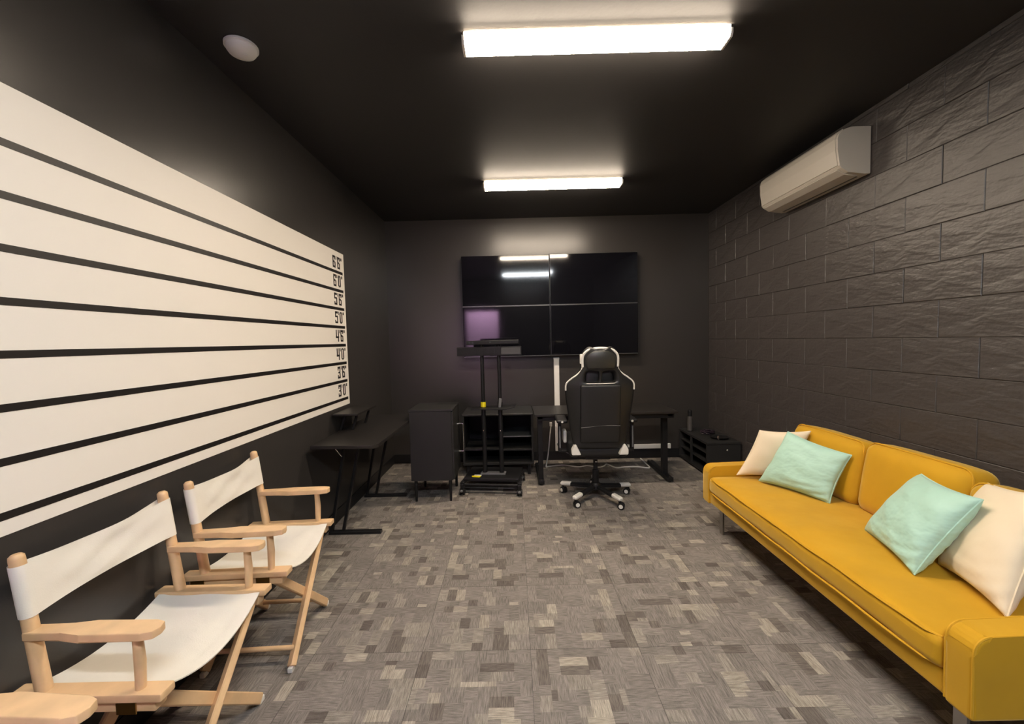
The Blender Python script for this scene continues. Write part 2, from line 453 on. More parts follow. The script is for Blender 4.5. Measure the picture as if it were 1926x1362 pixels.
def glyphs(text, y0, z0, hgt, wd):
    bm = new(); y = y0
    for chh in text:
        w = wd if chh.isdigit() else wd * 0.42
        for (a, b, c2, d2) in GLY[chh]:
            vs = [bm.verts.new((0.0042, y + u * w, z0 + v * hgt)) for u, v in ((a, b), (c2, b), (c2, d2), (a, d2))]
            bm.faces.new(vs)
        y += w * (1.22 if chh.isdigit() else 1.15)
    g = bmesh.ops.extrude_face_region(bm, geom=bm.faces[:])
    for v in [e for e in g['geom'] if isinstance(e, bmesh.types.BMVert)]: v.co.x = 0.003
    return bm
for n in range(8):
    ft = 6.5 - 0.5 * n
    z = ft * 0.3048 + OFF
    obj('height_line', box(new(), (0.003, CY0, z - 0.0115), (0.0042, 3.583, z + 0.0115)), chart_black, ch, smooth=False)
    txt = "%d'%d\"" % (int(ft), 6 if ft % 1 else 0)
    obj('height_mark', glyphs(txt, 3.395, z + 0.030, 0.098, 0.052), chart_black, ch, smooth=False)

# ------------------------------------------------------------------ director's chairs
def make_director_chair(label):
    t = thing('director_chair', label, 'chair', (0, 0, 0), 0, 'directors chairs along the left wall')
    W = 0.240
    for sy in (-1, 1):
        y = sy * W
        obj('seat_rail', box(new(), (-0.225, y - 0.026, 0.447), (0.212, y + 0.026, 0.472), 0.005), wood, t)
        ur = obj('under_rail', box(new(), (-0.20, y - 0.020 - 0.006 * sy, 0.412), (0.185, y + 0.020 - 0.006 * sy, 0.447), 0.004), wood, t)
        for hx in (-0.165, 0.105):
            obj('hinge', box(new(), (hx - 0.028, y + sy * 0.0145, 0.408), (hx + 0.028, y + sy * 0.0185, 0.444), 0.001), brass, ur)
        # back post with a rounded cap
        a = Vector((-0.140, y, 0.470)); b = Vector((-0.188, y, 0.868))
        obj('back_post', tube(new(), [a, a.lerp(b, .5), a.lerp(b, .965), a.lerp(b, .985), b], [0.019, 0.018, 0.0175, 0.0165, 0.010], 14), wood, t)
        obj('arm_post', tube(new(), [(0.135, y, 0.470), (0.138, y, 0.55), (0.135, y, 0.632)], [0.013, 0.0145, 0.0125], 12), wood, t)
        w0, w1 = 0.021, 0.031
        poly = [(-0.168, -w0), (-0.06, -w0), (0.0, -w1), (0.17, -w1), (0.198, -w1 * 0.72), (0.205, 0), (0.198, w1 * 0.72), (0.17, w1), (0.0, w1), (-0.06, w0), (-0.168, w0)]
        obj('armrest', prism(new(), [(u, y + v) for u, v in poly], 0.628, 0.652, 'XY', 0.004), wood, t)
    # crossed legs, front pair and rear pair
    for fx, sg in ((0.155, 1), (0.127, -1), (-0.170, 1), (-0.142, -1)):
        top = Vector((fx, sg * 0.222, 0.425)); bx_ = fx + (0.034 if fx > 0 else -0.012); bot = Vector((bx_, -sg * 0.225, 0.018))
        lg = obj('leg', bar(new(), top, bot, 0.024, 0.040, up=(0, 0.7, 0.7), r=0.004), wood, t)
        gl = obj('glide', box(new(), (bx_ - 0.011, -sg * 0.227 - 0.016, 0.0), (bx_ + 0.011, -sg * 0.227 + 0.016, 0.022), 0.004), glide, lg)
    for sy, x0, x1 in ((-1, -0.18, 0.185), (1, -0.152, 0.157)):
        obj('stretcher', tube(new(), [(x0, sy * 0.175, 0.068), (x1, sy * 0.175, 0.068)], 0.011, 10), wood, t)
    # canvas seat, sagging between the rails
    bm = new(); NX, NY = 18, 18; ws = W - 0.022; top = []; botv = []
    def zs(x, y):
        u = y / ws; v = (x + 0.01) / 0.19
        sag = 0.052 * (1 - u * u) * (1 - 0.25 * min(1, v * v)) + 0.016 * (1 - u * u) * max(0, v) ** 2
        return 0.462 - sag + 0.0018 * math.sin(30 * x + 8 * y)
    for j in range(NY + 1):
        y = -ws + 2 * ws * j / NY; r1 = []; r2 = []
        for i in range(NX + 1):
            u = y / ws
            xf = 0.196 - 0.004 * u * u; xb = -0.205
            x = xb + (xf - xb) * i / NX
            z = zs(x, y) + (0.003 if i in (0, 1, NX - 1, NX) else 0)
            r1.append(bm.verts.new((x, y, z))); r2.append(bm.verts.new((x, y, z - 0.004)))
        top.append(r1); botv.append(r2)
    for j in range(NY):
        for i in range(NX):
            bm.faces.new((top[j][i], top[j][i + 1], top[j + 1][i + 1], top[j + 1][i]))
            bm.faces.new((botv[j][i], botv[j + 1][i], botv[j + 1][i + 1], botv[j][i + 1]))
    for j in range(NY):
        for i in (0, NX): bm.faces.new((top[j][i], top[j + 1][i], botv[j + 1][i], botv[j][i]))
    for i in range(NX):
        for j in (0, NY): bm.faces.new((top[j][i], top[j][i + 1], botv[j][i + 1], botv[j][i]))
    obj('seat_canvas', bm, canvas, t)
    # canvas back: a sleeve round both posts
    loop = []
    R = 0.0205
    K = 22
    for k in range(K + 1):
        y = -W + 2 * W * k / K; loop.append((R - 0.013 * math.sin(PI * k / K) ** 0.8, y))
    for k in range(1, 8): a = PI / 2 - PI * k / 8; loop.append((R * math.sin(a), W + R * math.cos(a)))
    for k in range(K + 1):
        y = W - 2 * W * k / K; sx = math.sin(PI * k / K) ** 0.8
        loop.append((-R + (R + R - 0.030 - 0.005) * sx if False else (-R * (1 - sx) + (R - 0.013 - 0.005) * sx), y))
    for k in range(1, 8): a = PI / 2 - PI * k / 8; loop.append((-R * math.sin(a), -W - R * math.cos(a)))
    NZ = 12; rings = []
    bm = new()
    for i in range(NZ + 1):
        f = i / NZ; ring = []
        for (dx, y) in loop:
            u = y / W
            zlo = 0.690 + 0.006 * (1 - min(1, u * u)); zhi = 0.838 - 0.010 * (1 - min(1, u * u))
            z = zlo + (zhi - zlo) * f
            px = -0.140 - 0.048 * (z - 0.470) / 0.398
            wr_ = (0.0035 * math.sin(46 * z + 17 * y) + 0.002 * math.sin(80 * z - 25 * y)) * (1 - min(1, u * u))
            ring.append(bm.verts.new((px + dx + wr_, y, z)))
        rings.append(ring)
    n = len(loop)
    for A, B in zip(rings, rings[1:]):
        for k in range(n): bm.faces.new((A[k], A[(k + 1) % n], B[(k + 1) % n], B[k]))
    obj('back_canvas', bm, canvas, t)
    return t
dc = make_director_chair("canvas director's chair nearest the black corner desk, farthest of three")
dc.location = (-1.212, 1.962, 0); dc.rotation_euler.z = math.radians(3)
d2 = copy_tree(dc); d2['label'] = "middle canvas director's chair in full view in front of height chart"
d2.location = (-1.214, 1.360, 0); d2.rotation_euler.z = 0.0
d3 = copy_tree(dc); d3['label'] = "director's chair at the bottom left corner, only a wooden armrest tip showing"
d3.location = (-1.165, 0.635, 0); d3.rotation_euler.z = math.radians(-4)

# ------------------------------------------------------------------ sofa
sf = thing('sofa', 'long mustard yellow velvet sofa with slim metal legs by block wall', 'sofa', (1.38, 0, 0))
Y0, Y1 = 1.215, 3.015
AT = 0.088
def arm(y0, y1):
    bm = new()
    prof = []
    # side outline in x,z with a big soft front top corner
    pts = [(0.0, 0.215), (0.0, 0.43)]
    for k in range(1, 7): a = PI - (PI / 2) * k / 6; pts.append((0.055 + 0.055 * math.cos(a), 0.435 + 0.055 * math.sin(a)))
    pts += [(0.78, 0.51), (0.84, 0.51), (0.84, 0.215)]
    prism(bm, pts, y0, y1, 'XZ', 0.016, 3)
    return bm
for (a, b, side) in ((Y0, Y0 + AT, 'n'), (Y1 - AT, Y1, 'f')):
    ao = obj('arm', arm(a, b), velvet, sf)
    for yy in (a + 0.004, b - 0.004):
        P = [(0.004, yy, 0.23), (0.002, yy, 0.42)]
        for k in range(1, 7): an = PI - (PI / 2) * k / 6; P.append((0.055 + 0.051 * math.cos(an), yy, 0.436 + 0.052 * math.sin(an)))
        P += [(0.4, yy, 0.4965), (0.80, yy, 0.509)]
        obj('piping', tube(new(), P, 0.004, 6), velvet_pipe, ao)
obj('frame', box(new(), (0.012, Y0 + AT - 0.01, 0.222), (0.80, Y1 - AT + 0.01, 0.305), 0.012, 3), velvet, sf)
obj('back_frame', box(new(), (0.72, Y0 + AT - 0.01, 0.30), (0.86, Y1 - AT + 0.01, 0.655), 0.025, 3), velvet, sf)
sc_ = obj('seat_cushion', soft(new(), (-0.004, Y0 + AT + 0.004, 0.306), (0.66, Y1 - AT - 0.004, 0.418), 0.030, (0.008, 0, 0.018), 26, 0.0022, 3), velvet, sf, angle=70)
for zz in (0.312, 0.412):
    yA, yB = Y0 + AT + 0.010, Y1 - AT - 0.010
    P = [(0.5, yA, zz), (0.06, yA, zz), (0.018, yA + 0.012, zz), (0.0, yA + 0.05, zz)]
    for k in range(1, 20):
        v = k / 20; P.append((-0.004 - 0.004 * math.sin(PI * v) + 0.0012 * math.sin(31 * v), yA + 0.05 + (yB - yA - 0.1) * v, zz + 0.0015 * math.sin(23 * v + zz * 50)))
    P += [(0.0, yB - 0.05, zz), (0.018, yB - 0.012, zz), (0.06, yB, zz), (0.5, yB, zz)]
    obj('piping', tube(new(), P, 0.0048, 6), velvet_pipe, sc_)
cu = [(2.335, 2.925, 0.785, 0.0, 0), (1.775, 2.335, 0.800, 0.0, 1), (1.305, 1.772, 0.770, -0.03, 2)]
for (a, b, zt, dx, k) in cu:
    bm = soft(new(), (-0.085, a + 0.006, 0.0), (0.085, b - 0.006, zt - 0.415), 0.055, (0.024, 0.006, 0.012), 12, 0.003, 20 + k)
    bm.transform(Matrix.Translation((0.625 + dx, 0, 0.415)) @ Matrix.Rotation(math.radians(9), 4, 'Y'))
    co = obj('back_cushion', bm, velvet, sf, angle=70)
    loop = []
    hy0, hy1, hz1 = a + 0.012, b - 0.012, zt - 0.415
    for (yy, z0) in ((hy0, 0.02),): pass
    rr = 0.05
    pts = [(hy0, 0.06), (hy0, hz1 - rr)] + [(hy0 + rr - rr * math.cos(PI / 2 * q / 5), hz1 - rr + rr * math.sin(PI / 2 * q / 5)) for q in range(1, 6)]
    pts += [(hy1 - rr + rr * math.sin(PI / 2 * q / 5), hz1 - rr + rr * math.cos(PI / 2 * q / 5)) for q in range(0, 6)] + [(hy1, 0.06)]
    mm = Matrix.Translation((0.625 + dx, 0, 0.415)) @ Matrix.Rotation(math.radians(9), 4, 'Y')
    obj('piping', tube(new(), [mm @ Vector((-0.058, yy, zz + 0.004)) for yy, zz in pts], 0.0042, 6), velvet_pipe, co)
for (lx, ly) in ((0.09, Y1 - 0.10), (0.09, Y0 + 0.11), (0.74, Y1 - 0.10), (0.74, Y0 + 0.11)):
    bm = new(); box(bm, (lx - 0.006, ly - 0.022, 0.0), (lx + 0.006, ly + 0.022, 0.224), 0.002)
    obj('leg', bm, steel_leg, sf)

# ------------------------------------------------------------------ throw pillows, four corners each
def pillow(label, bl, br, tl, tr, thick, m, cat='pillow', seed=1, wr=0.004):
    bl, br, tl, tr = map(Vector, (bl, br, tl, tr)); ctr = (bl + br + tl + tr) / 4
    base = Vector((ctr.x, ctr.y, min(bl.z, br.z)))
    t = thing('throw_pillow', label, 'pillow', base, 0, 'throw pillows on the sofa')
    nrm = ((br - bl) + (tr - tl)).cross((tl - bl) + (tr - br)).normalized()
    if nrm.x > 0: nrm = -nrm
    N = 28; rnd = random.Random(seed); ph = [rnd.uniform(0, 6.28) for _ in range(8)]
    bm = new(); F = []; B = []
    def wrinkle(u, v):
        a = math.sin(9 * v + 4 * u + ph[0]) * math.sin(3 * u + ph[1]) + 1.5 * math.sin(25 * (v - 0.30 * u * u) + ph[2]) * max(0, u - v) * 0.6
        return wr * a
    def P(u, v):
        # sides pull in between the corners
        uu = u * (1 - 0.075 * (1 - v * v)); vv = v * (1 - 0.075 * (1 - u * u))
        a, b = (uu + 1) / 2, (vv + 1) / 2
        return bl.lerp(br, a).lerp(tl.lerp(tr, a), b)
    for j in range(N + 1):
        f, b = [], []
        for i in range(N + 1):
            u = math.sin(PI / 2 * (2 * i / N - 1)); v = math.sin(PI / 2 * (2 * j / N - 1))
            h = thick / 2 * ((1 - u ** 2) * (1 - v ** 2)) ** 0.36 if abs(u) < 1 and abs(v) < 1 else 0
            p = P(u, v) - base
            k = wrinkle(u, v) * min(1, h / (0.25 * thick))
            if h <= 1e-6:
                w = bm.verts.new(p); f.append(w); b.append(w)
            else:
                f.append(bm.verts.new(p + nrm * (h + k))); b.append(bm.verts.new(p - nrm * (h - 0.4 * k)))
        F.append(f); B.append(b)
    for j in range(N):
        for i in range(N):
            for G, rv in ((F, False), (B, True)):
                q = [G[j][i], G[j][i + 1], G[j + 1][i + 1], G[j + 1][i]]
                try: bm.faces.new(q[::-1] if rv else q)
                except ValueError: pass
    rim = [F[0][i].co.copy() for i in range(N)] + [F[j][N].co.copy() for j in range(N)] + [F[N][N - i].co.copy() for i in range(N)] + [F[N - j][0].co.copy() for j in range(N)]
    obj('cover', bm, m, t, angle=80)
    obj('seam', tube(new(), rim, 0.0035, 6, closed=True), m, t)
    return t
pillow('cream throw pillow in far corner of sofa behind a mint pillow', (1.560, 2.885, 0.440), (1.890, 2.800, 0.442), (1.690, 2.835, 0.765), (1.955, 2.715, 0.780), 0.13, cream, seed=2, wr=0.002)
pillow('mint green throw pillow leaning at the far end of the sofa', (1.648, 2.770, 0.436), (1.822, 2.370, 0.436), (1.815, 2.730, 0.778), (1.945, 2.370, 0.716), 0.14, mint, seed=5)
pillow('mint green throw pillow leaning near the near end of the sofa', (1.740, 2.030, 0.436), (1.612, 1.642, 0.436), (1.925, 1.940, 0.746), (1.785, 1.560, 0.774), 0.15, mint, seed=8)
pillow('cream throw pillow at the near end of sofa behind mint pillow', (1.790, 1.720, 0.436), (1.668, 1.372, 0.440), (1.990, 1.722, 0.776), (1.870, 1.400, 0.850), 0.14, cream, seed=9, wr=0.0025)

# ------------------------------------------------------------------ video wall
tilt = math.radians(1.1)
PW, PH = 1.0035, 0.575
for (ix, iz, lab, tl_, yw) in ((0, 1, 'upper left', 1.05, 0.0), (1, 1, 'upper right', 1.3, 0.25), (0, 0, 'lower left', 0.9, 0.0), (1, 0, 'lower right', 0.9, 0.15)):
    cx = 0.433 + (ix - 0.5) * (PW + 0.004); cz = 1.824 + (iz - 0.5) * (PH + 0.004)
    t = thing('display_panel', '%s black display panel of the four-screen video wall' % lab, 'display', (cx, 4.775, cz), 0, 'video wall displays')
    t.rotation_euler = (math.radians(tl_) * 1.0, 0, math.radians(yw))
    obj('housing', box(new(), (-PW / 2, -0.018, -PH / 2), (PW / 2, 0.055, PH / 2), 0.003), bezel, t)
    obj('screen', box(new(), (-PW / 2 + 0.006, -0.0205, -PH / 2 + 0.0078), (PW / 2 - 0.006, -0.017, PH / 2 - 0.006)), screen, t, smooth=False)
    obj('edge_strip', box(new(), (-PW / 2 + 0.004, -0.0195, -PH / 2), (PW / 2 - 0.004, -0.014, -PH / 2 + 0.0045)), bezel_edge, t)
    obj('wall_mount', box(new(), (-0.22, 0.05, -0.16), (0.22, 0.068, 0.16), 0.003), black_metal, t)

# ------------------------------------------------------------------ cable raceways on the back wall
def raceway(label, lo, hi, along):
    lo = Vector(lo); hi = Vector(hi); c0 = Vector(((lo.x + hi.x) / 2, hi.y, lo.z))
    t = thing('cable_raceway', label, 'cable raceway', c0)
    obj('cover', box(new(), lo - c0, hi - c0, 0.004), white_plastic, t)
    if along == 'Z':
        obj('end_cap', box(new(), Vector((lo.x - 0.003, lo.y - 0.003, hi.z - 0.02)) - c0, Vector((hi.x + 0.003, hi.y, hi.z + 0.003)) - c0, 0.003), white_plastic, t)
    else:
        obj('end_cap', box(new(), Vector((hi.x - 0.02, lo.y - 0.003, lo.z - 0.003)) - c0, Vector((hi.x + 0.003, hi.y, hi.z + 0.003)) - c0, 0.003), white_plastic, t)
raceway('white vertical cable raceway on back wall below the video wall', (0.470, 4.835, 0.108), (0.532, 4.86, 1.215), 'Z')
raceway('white horizontal cable raceway low on back wall under the desk', (0.95, 4.835, 0.112), (1.83, 4.86, 0.163), 'X')

# ------------------------------------------------------------------ air conditioner
ac = thing('air_conditioner', 'ivory split air conditioner mounted high on the block wall', 'air conditioner', (XR - 0.004, 2.68, 2.43))
AL = 0.82
def acp(s=0.0):
    return [(0.0, 0.0), (-0.035, -0.002), (-0.140, 0.012), (-0.185, 0.040), (-0.197 - s, 0.055), (-0.210 - s, 0.150), (-0.213 - s, 0.220), (-0.203 - s, 0.250), (-0.165, 0.280), (-0.120, 0.293), (0.0, 0.293)]
obj('body', prism(new(), acp(), 0.0, AL, 'XZ', 0.004), ac_white, ac)
pan = [(-0.196, 0.058), (-0.2035, 0.058), (-0.2165, 0.150), (-0.2195, 0.220), (-0.209, 0.253), (-0.170, 0.285), (-0.165, 0.278), (-0.203, 0.247), (-0.212, 0.220), (-0.209, 0.150)]
obj('front_panel', prism(new(), pan, 0.012, AL - 0.012, 'XZ', 0.0012, 1), ac_white, ac)
lv = [(-0.060, -0.004), (-0.140, 0.0078), (-0.188, 0.034), (-0.186, 0.040), (-0.140, 0.014), (-0.060, 0.003)]
obj('louver', prism(new(), lv, 0.03, AL - 0.03, 'XZ', 0.0012, 1), ac_white, ac)
obj('vent_slot', box(new(), (-0.058, 0.05, -0.0035), (-0.042, AL - 0.05, 0.0)), ac_dark, ac)

# ------------------------------------------------------------------ smoke detector
sd = thing('smoke_detector', 'small round white smoke detector on the black ceiling', 'smoke detector', (-1.238, 2.005, ZC))
sd.scale = (1.15, 1.15, 1.0)
obj('base', lathe(new(), [(0.058, 0.0), (0.062, -0.004), (0.062, -0.014), (0.056, -0.016)], 28), white_plastic, sd)
obj('dome', lathe(new(), [(0.056, -0.016), (0.055, -0.026), (0.048, -0.038), (0.030, -0.045), (0.012, -0.047)], 28), white_plastic, sd)
obj('test_button', lathe(new(), [(0.010, -0.046), (0.010, -0.049), (0.006, -0.050)], 14, (0.012, 0, 0)), white_plastic, sd)

# ------------------------------------------------------------------ corner desk along the left wall
ld = thing('corner_desk', 'dark desk with slanted metal legs and raised shelf along left wall', 'desk', (-1.17, 3.3, 0))
def lc(x, y, z): return (x + 1.17, y - 3.3, z)
DT0, DT1 = 0.715, 0.74
poly = [(-1.415, 2.80), (-0.975, 2.775), (-0.947, 2.815), (-0.947, 4.0), (-1.415, 4.0)]
obj('desktop', prism(new(), [(x + 1.17, y - 3.3) for x, y in poly], DT0, DT1, 'XY', 0.003), dark_wood, ld)
for yy in (3.055, 3.80):
    fr = obj('leg_frame', bar(new(), lc(-1.425, yy, 0.012), lc(-1.03, yy, 0.012), 0.04, 0.024), black_metal, ld)
    obj('slanted_bar', bar(new(), lc(-1.318, yy, 0.02), lc(-1.165, yy, 0.705), 0.030, 0.020, up=(1, 0, 0)), black_metal, fr)
    obj('slanted_bar', bar(new(), lc(-1.405, yy, 0.02), lc(-1.275, yy, 0.705), 0.030, 0.020, up=(1, 0, 0)), black_metal, fr)
    obj('top_bar', bar(new(), lc(-1.40, yy, 0.705), lc(-1.0, yy, 0.705), 0.03, 0.02), black_metal, fr)
obj('brace', tube(new(), [lc(-1.335, 2.95, 0.715), lc(-1.300, 3.05, 0.585)], 0.004, 8), chrome, ld)
sh = obj('raised_shelf', box(new(), lc(-1.440, 3.22, 0.868), lc(-1.235, 3.66, 0.884), 0.003), dark_wood, ld)
for yy in (3.30, 3.58):
    obj('shelf_bracket', bar(new(), lc(-1.31, yy, 0.742), lc(-1.27, yy, 0.868), 0.03, 0.014, up=(1, 0, 0)), black_metal, sh)
    obj('shelf_bracket', bar(new(), lc(-1.405, yy, 0.742), lc(-1.365, yy, 0.868), 0.03, 0.014, up=(1, 0, 0)), black_metal, sh)

# ------------------------------------------------------------------ black side cabinet
ca = thing('cabinet', 'black cabinet on short legs with chrome bar handle beside the TV cart', 'cabinet', (-0.745, 3.89, 0))
def cc(x, y, z): return (x + 0.745, y - 3.89, z)
cx0, cx1, cy0, cy1, cz0, cz1 = -0.940, -0.567, 3.63, 4.06, 0.195, 0.818
obj('body', box(new(), cc(cx0, cy0, cz0), cc(cx1, cy1, cz1), 0.003), black_wood, ca)
obj('top', box(new(), cc(cx0 - 0.004, cy0 - 0.006, cz1), cc(cx1 + 0.018, cy1 + 0.004, cz1 + 0.018), 0.003), black_wood, ca)
dr = obj('door', box(new(), cc(cx1, cy0 + 0.004, cz0 + 0.006), cc(cx1 + 0.016, cy1 - 0.004, cz1 - 0.006), 0.002), black_wood, ca)
obj('handle', tube(new(), [cc(cx1 + 0.014, 3.99, 0.635), cc(cx1 + 0.054, 3.99, 0.635), cc(cx1 + 0.058, 3.99, 0.630), cc(cx1 + 0.058, 3.99, 0.368), cc(cx1 + 0.054, 3.99, 0.363), cc(cx1 + 0.014, 3.99, 0.363)], 0.0055, 10), chrome, dr)
for x in (cx0 + 0.035, cx1 - 0.028):
    for y in (cy0 + 0.03, cy1 - 0.03):
        bm = new(); lathe(bm, [(0.011, 0.0), (0.016, cz0)], 12, cc(x, y, 0)); obj('leg', bm, black_metal, ca)

# ------------------------------------------------------------------ low console along the back wall
cn = thing('media_console', 'low open black media console against back wall behind the TV cart', 'console', (-0.18, 4.55, 0))
def kc(x, y, z): return (x + 0.18, y - 4.55, z)
kx0, kx1, ky0, ky1 = -0.56, 0.190, 4.31, 4.82
obj('top', box(new(), kc(kx0, ky0 - 0.005, 0.640), kc(kx1 + 0.004, ky1, 0.664), 0.008, 3), black_wood, cn)
for x in (kx0, -0.165, kx1 - 0.022): obj('side_panel', box(new(), kc(x, ky0 + 0.004, 0.14), kc(x + 0.022, ky1, 0.640), 0.002), black_wood, cn)
obj('bottom', box(new(), kc(kx0, ky0, 0.118), kc(kx1, ky1, 0.140), 0.002), black_wood, cn)
obj('back_panel', box(new(), kc(kx0 + 0.022, ky1 - 0.012, 0.14), kc(kx1 - 0.022, ky1 - 0.002, 0.64)), inner_dark, cn)
gs = obj('glass_shelf', box(new(), kc(-0.142, ky0 + 0.02, 0.410), kc(kx1 - 0.023, ky1 - 0.02, 0.417), 0.001), glass_shelf, cn)
obj('shelf_edge', box(new(), kc(-0.142, ky0 + 0.0165, 0.4105), kc(kx1 - 0.023, ky0 + 0.0199, 0.4165)), bezel_edge, gs)
obj('shelf', box(new(), kc(kx0 + 0.023, ky0 + 0.01, 0.275), kc(-0.166, ky1 - 0.02, 0.292), 0.002), black_wood, cn)
obj('shelf', box(new(), kc(-0.142, ky0 + 0.01, 0.265), kc(kx1 - 0.023, ky1 - 0.02, 0.282), 0.002), black_wood, cn)
for x in (kx0 + 0.05, kx1 - 0.05):
    for y in (ky0 + 0.05, ky1 - 0.05): obj('leg', box(new(), kc(x - 0.015, y - 0.015, 0), kc(x + 0.015, y + 0.015, 0.118), 0.002), black_metal, cn)

# ------------------------------------------------------------------ mobile TV cart
ct = thing('tv_cart', 'black rolling TV cart with two tall posts and yellow tag', 'tv cart', (-0.220, 3.93, 0), math.radians(-7))
for px in (-0.0815, 0.0815):
    po = obj('post', tube(new(), [(px, 0.0, 0.15), (px, 0.0, 0.80)], 0.0215, 14), black_metal, ct)
    obj('upper_post', tube(new(), [(px, 0.0, 0.80), (px, 0.0, 1.395)], 0.0175, 14), black_metal, po)
    obj('collar', lathe(new(), [(0.0235, 0.785), (0.0245, 0.79), (0.0245, 0.845), (0.0235, 0.85)], 16, (px, 0, 0)), black_plastic, po)
    obj('screw', lathe(new(), [(0.005, 0.0), (0.005, 0.004), (0.003, 0.006)], 10, (px, -0.0275, 0.575), 'Y'), chrome, po)
obj('yellow_tag', lathe(new(), [(0.0250, 0.800), (0.0256, 0.802), (0.0256, 0.846), (0.0250, 0.848)], 16, (-0.0815, 0, 0)), yellow, ct)
obj('clamp_lever', box(new(), (0.071, -0.042, 0.775), (0.099, -0.022, 0.885), 0.006, rot=Matrix.Rotation(math.radians(7), 3, 'Y')), grey_plastic, ct)
bm = new()
poly = [(-0.20, 0.0), (-0.19, -0.05), (0.14, -0.05), (0.19, -0.045), (0.232, -0.03), (0.235, 0.10), (-0.20, 0.10)]
def zlift(x): return 0.0 if x < 0.15 else (x - 0.15) * 0.28
A = [bm.verts.new((x, y - 0.03, 0.782 + zlift(x))) for x, y in poly]; B = [bm.verts.new((x, y - 0.03, 0.790 + zlift(x))) for x, y in poly]
bm.faces.new(A[::-1]); bm.faces.new(B)
for k in range(len(poly)): bm.faces.new((A[k], A[(k + 1) % 7], B[(k + 1) % 7], B[k]))
obj('tray', bm, black_metal, ct)
# mounting rails
rl = obj('mount_plate', box(new(), (-0.315, -0.045, 1.292), (0.300, -0.022, 1.376), 0.003), black_metal, ct)
for (x0, x1) in ((-0.305, -0.112), (-0.05, 0.05), (0.112, 0.292)):
    obj('inset_panel', box(new(), (x0, -0.0475, 1.302), (x1, -0.0449, 1.366), 0.001), mat('dull grey steel', (0.06, 0.06, 0.062), 0.5) if x0 > 0.1 else black_plastic, rl)
obj('crossbar', tube(new(), [(-0.0815, 0.012, 1.33), (0.0815, 0.012, 1.33)], 0.014, 10), black_metal, ct)
# wheeled base
bs = obj('base', box(new(), (-0.262, -0.14, 0.118), (0.262, 0.22, 0.150), 0.008), black_metal, ct)
obj('front_bar', tube(new(), [(-0.25, -0.165, 0.098), (0.25, -0.165, 0.098)], 0.011, 10), black_metal, bs)
obj('post_foot', box(new(), (-0.12, -0.035, 0.149), (0.12, 0.035, 0.165), 0.003), grey_plastic, bs)
obj('warning_sticker', prism(new(), [(-0.185, -0.11), (-0.115, -0.12), (-0.105, -0.085), (-0.17, -0.075), (-0.195, -0.09)], 0.150, 0.154, 'XY'), yellow, bs)
obj('paper_label', box(new(), (-0.175, -0.072, 0.150), (-0.105, -0.045, 0.153), 0.0), paper, bs)
for (wx, wy) in ((-0.27, -0.17), (0.27, -0.17), (-0.255, 0.25), (0.255, 0.25)):
    side = -1 if wx < 0 else 1
    obj('side_leg', bar(new(), (wx, wy, 0.105), (side * 0.245, 0.03, 0.128), 0.04, 0.024), black_metal, bs)
    w = obj('caster', box(new(), (wx - 0.016, wy - 0.016, 0.058), (wx + 0.016, wy + 0.018, 0.104), 0.005), black_plastic, ct)
    for dx in (-0.014, 0.014):
        obj('wheel', lathe(new(), [(0.026, -0.008), (0.031, -0.0078), (0.031, 0.0078), (0.026, 0.008)], 18, (wx + dx, wy + 0.006, 0.031), 'X'), black_plastic, w)
    obj('brake_pedal', box(new(), (wx - 0.010, wy - 0.045, 0.038), (wx + 0.010, wy - 0.012, 0.052), 0.003), grey_plastic, w)
sb = thing('sensor_bar', 'slim black sensor bar with lenses lying on top of TV cart', 'sensor bar', (-0.195, 3.905, 1.396), math.radians(-5))
obj('body', box(new(), (-0.25, -0.03, 0.0), (0.25, 0.03, 0.040), 0.006, 3), black_plastic, sb)
for lx in (-0.215, -0.185, -0.02):
    obj('lens', lathe(new(), [(0.0085, 0.0), (0.0085, -0.003), (0.006, -0.004)], 14, (lx, -0.030, 0.021), 'Y'), glass_shelf, sb)

# ------------------------------------------------------------------ desk under the video wall
dk = thing('computer_desk', 'black desk with T-shaped steel legs standing below the video wall', 'desk', (0.88, 4.22, 0))
def dc_(x, y, z): return (x - 0.88, y - 4.22, z)
obj('desktop', box(new(), dc_(0.188, 3.945, 0.688), dc_(1.572, 4.47, 0.712), 0.003), dark_wood, dk)
obj('front_beam', box(new(), dc_(0.215, 3.985, 0.640), dc_(1.545, 4.015, 0.687), 0.003), black_metal, dk)
for x in (0.245, 1.508):
    lg = obj('leg', box(new(), dc_(x - 0.024, 4.03 if x < 1 else 4.12, 0.035), dc_(x + 0.024, 4.10 if x < 1 else 4.19, 0.688), 0.003), black_metal, dk)
    obj('foot', box(new(), dc_(x - 0.030, 3.985, 0.010), dc_(x + 0.030, 4.60, 0.050), 0.006), black_metal, lg)
    obj('top_bracket', box(new(), dc_(x - 0.024, 3.985, 0.655), dc_(x + 0.024, 4.45, 0.688), 0.003), black_metal, lg)
    for yy in (4.01, 4.57):
        obj('leveller', lathe(new(), [(0.016, 0.0), (0.016, 0.0078), (0.009, 0.010)], 12, dc_(x, yy, 0)), black_plastic, lg)
        obj('bolt', lathe(new(), [(0.007, 0.050), (0.006, 0.054), (0.003, 0.055)], 10, dc_(x, yy, 0)), chrome, lg)
obj('modesty_beam', box(new(), dc_(0.27, 4.42, 0.60), dc_(1.485, 4.44, 0.68), 0.003), black_metal, dk)

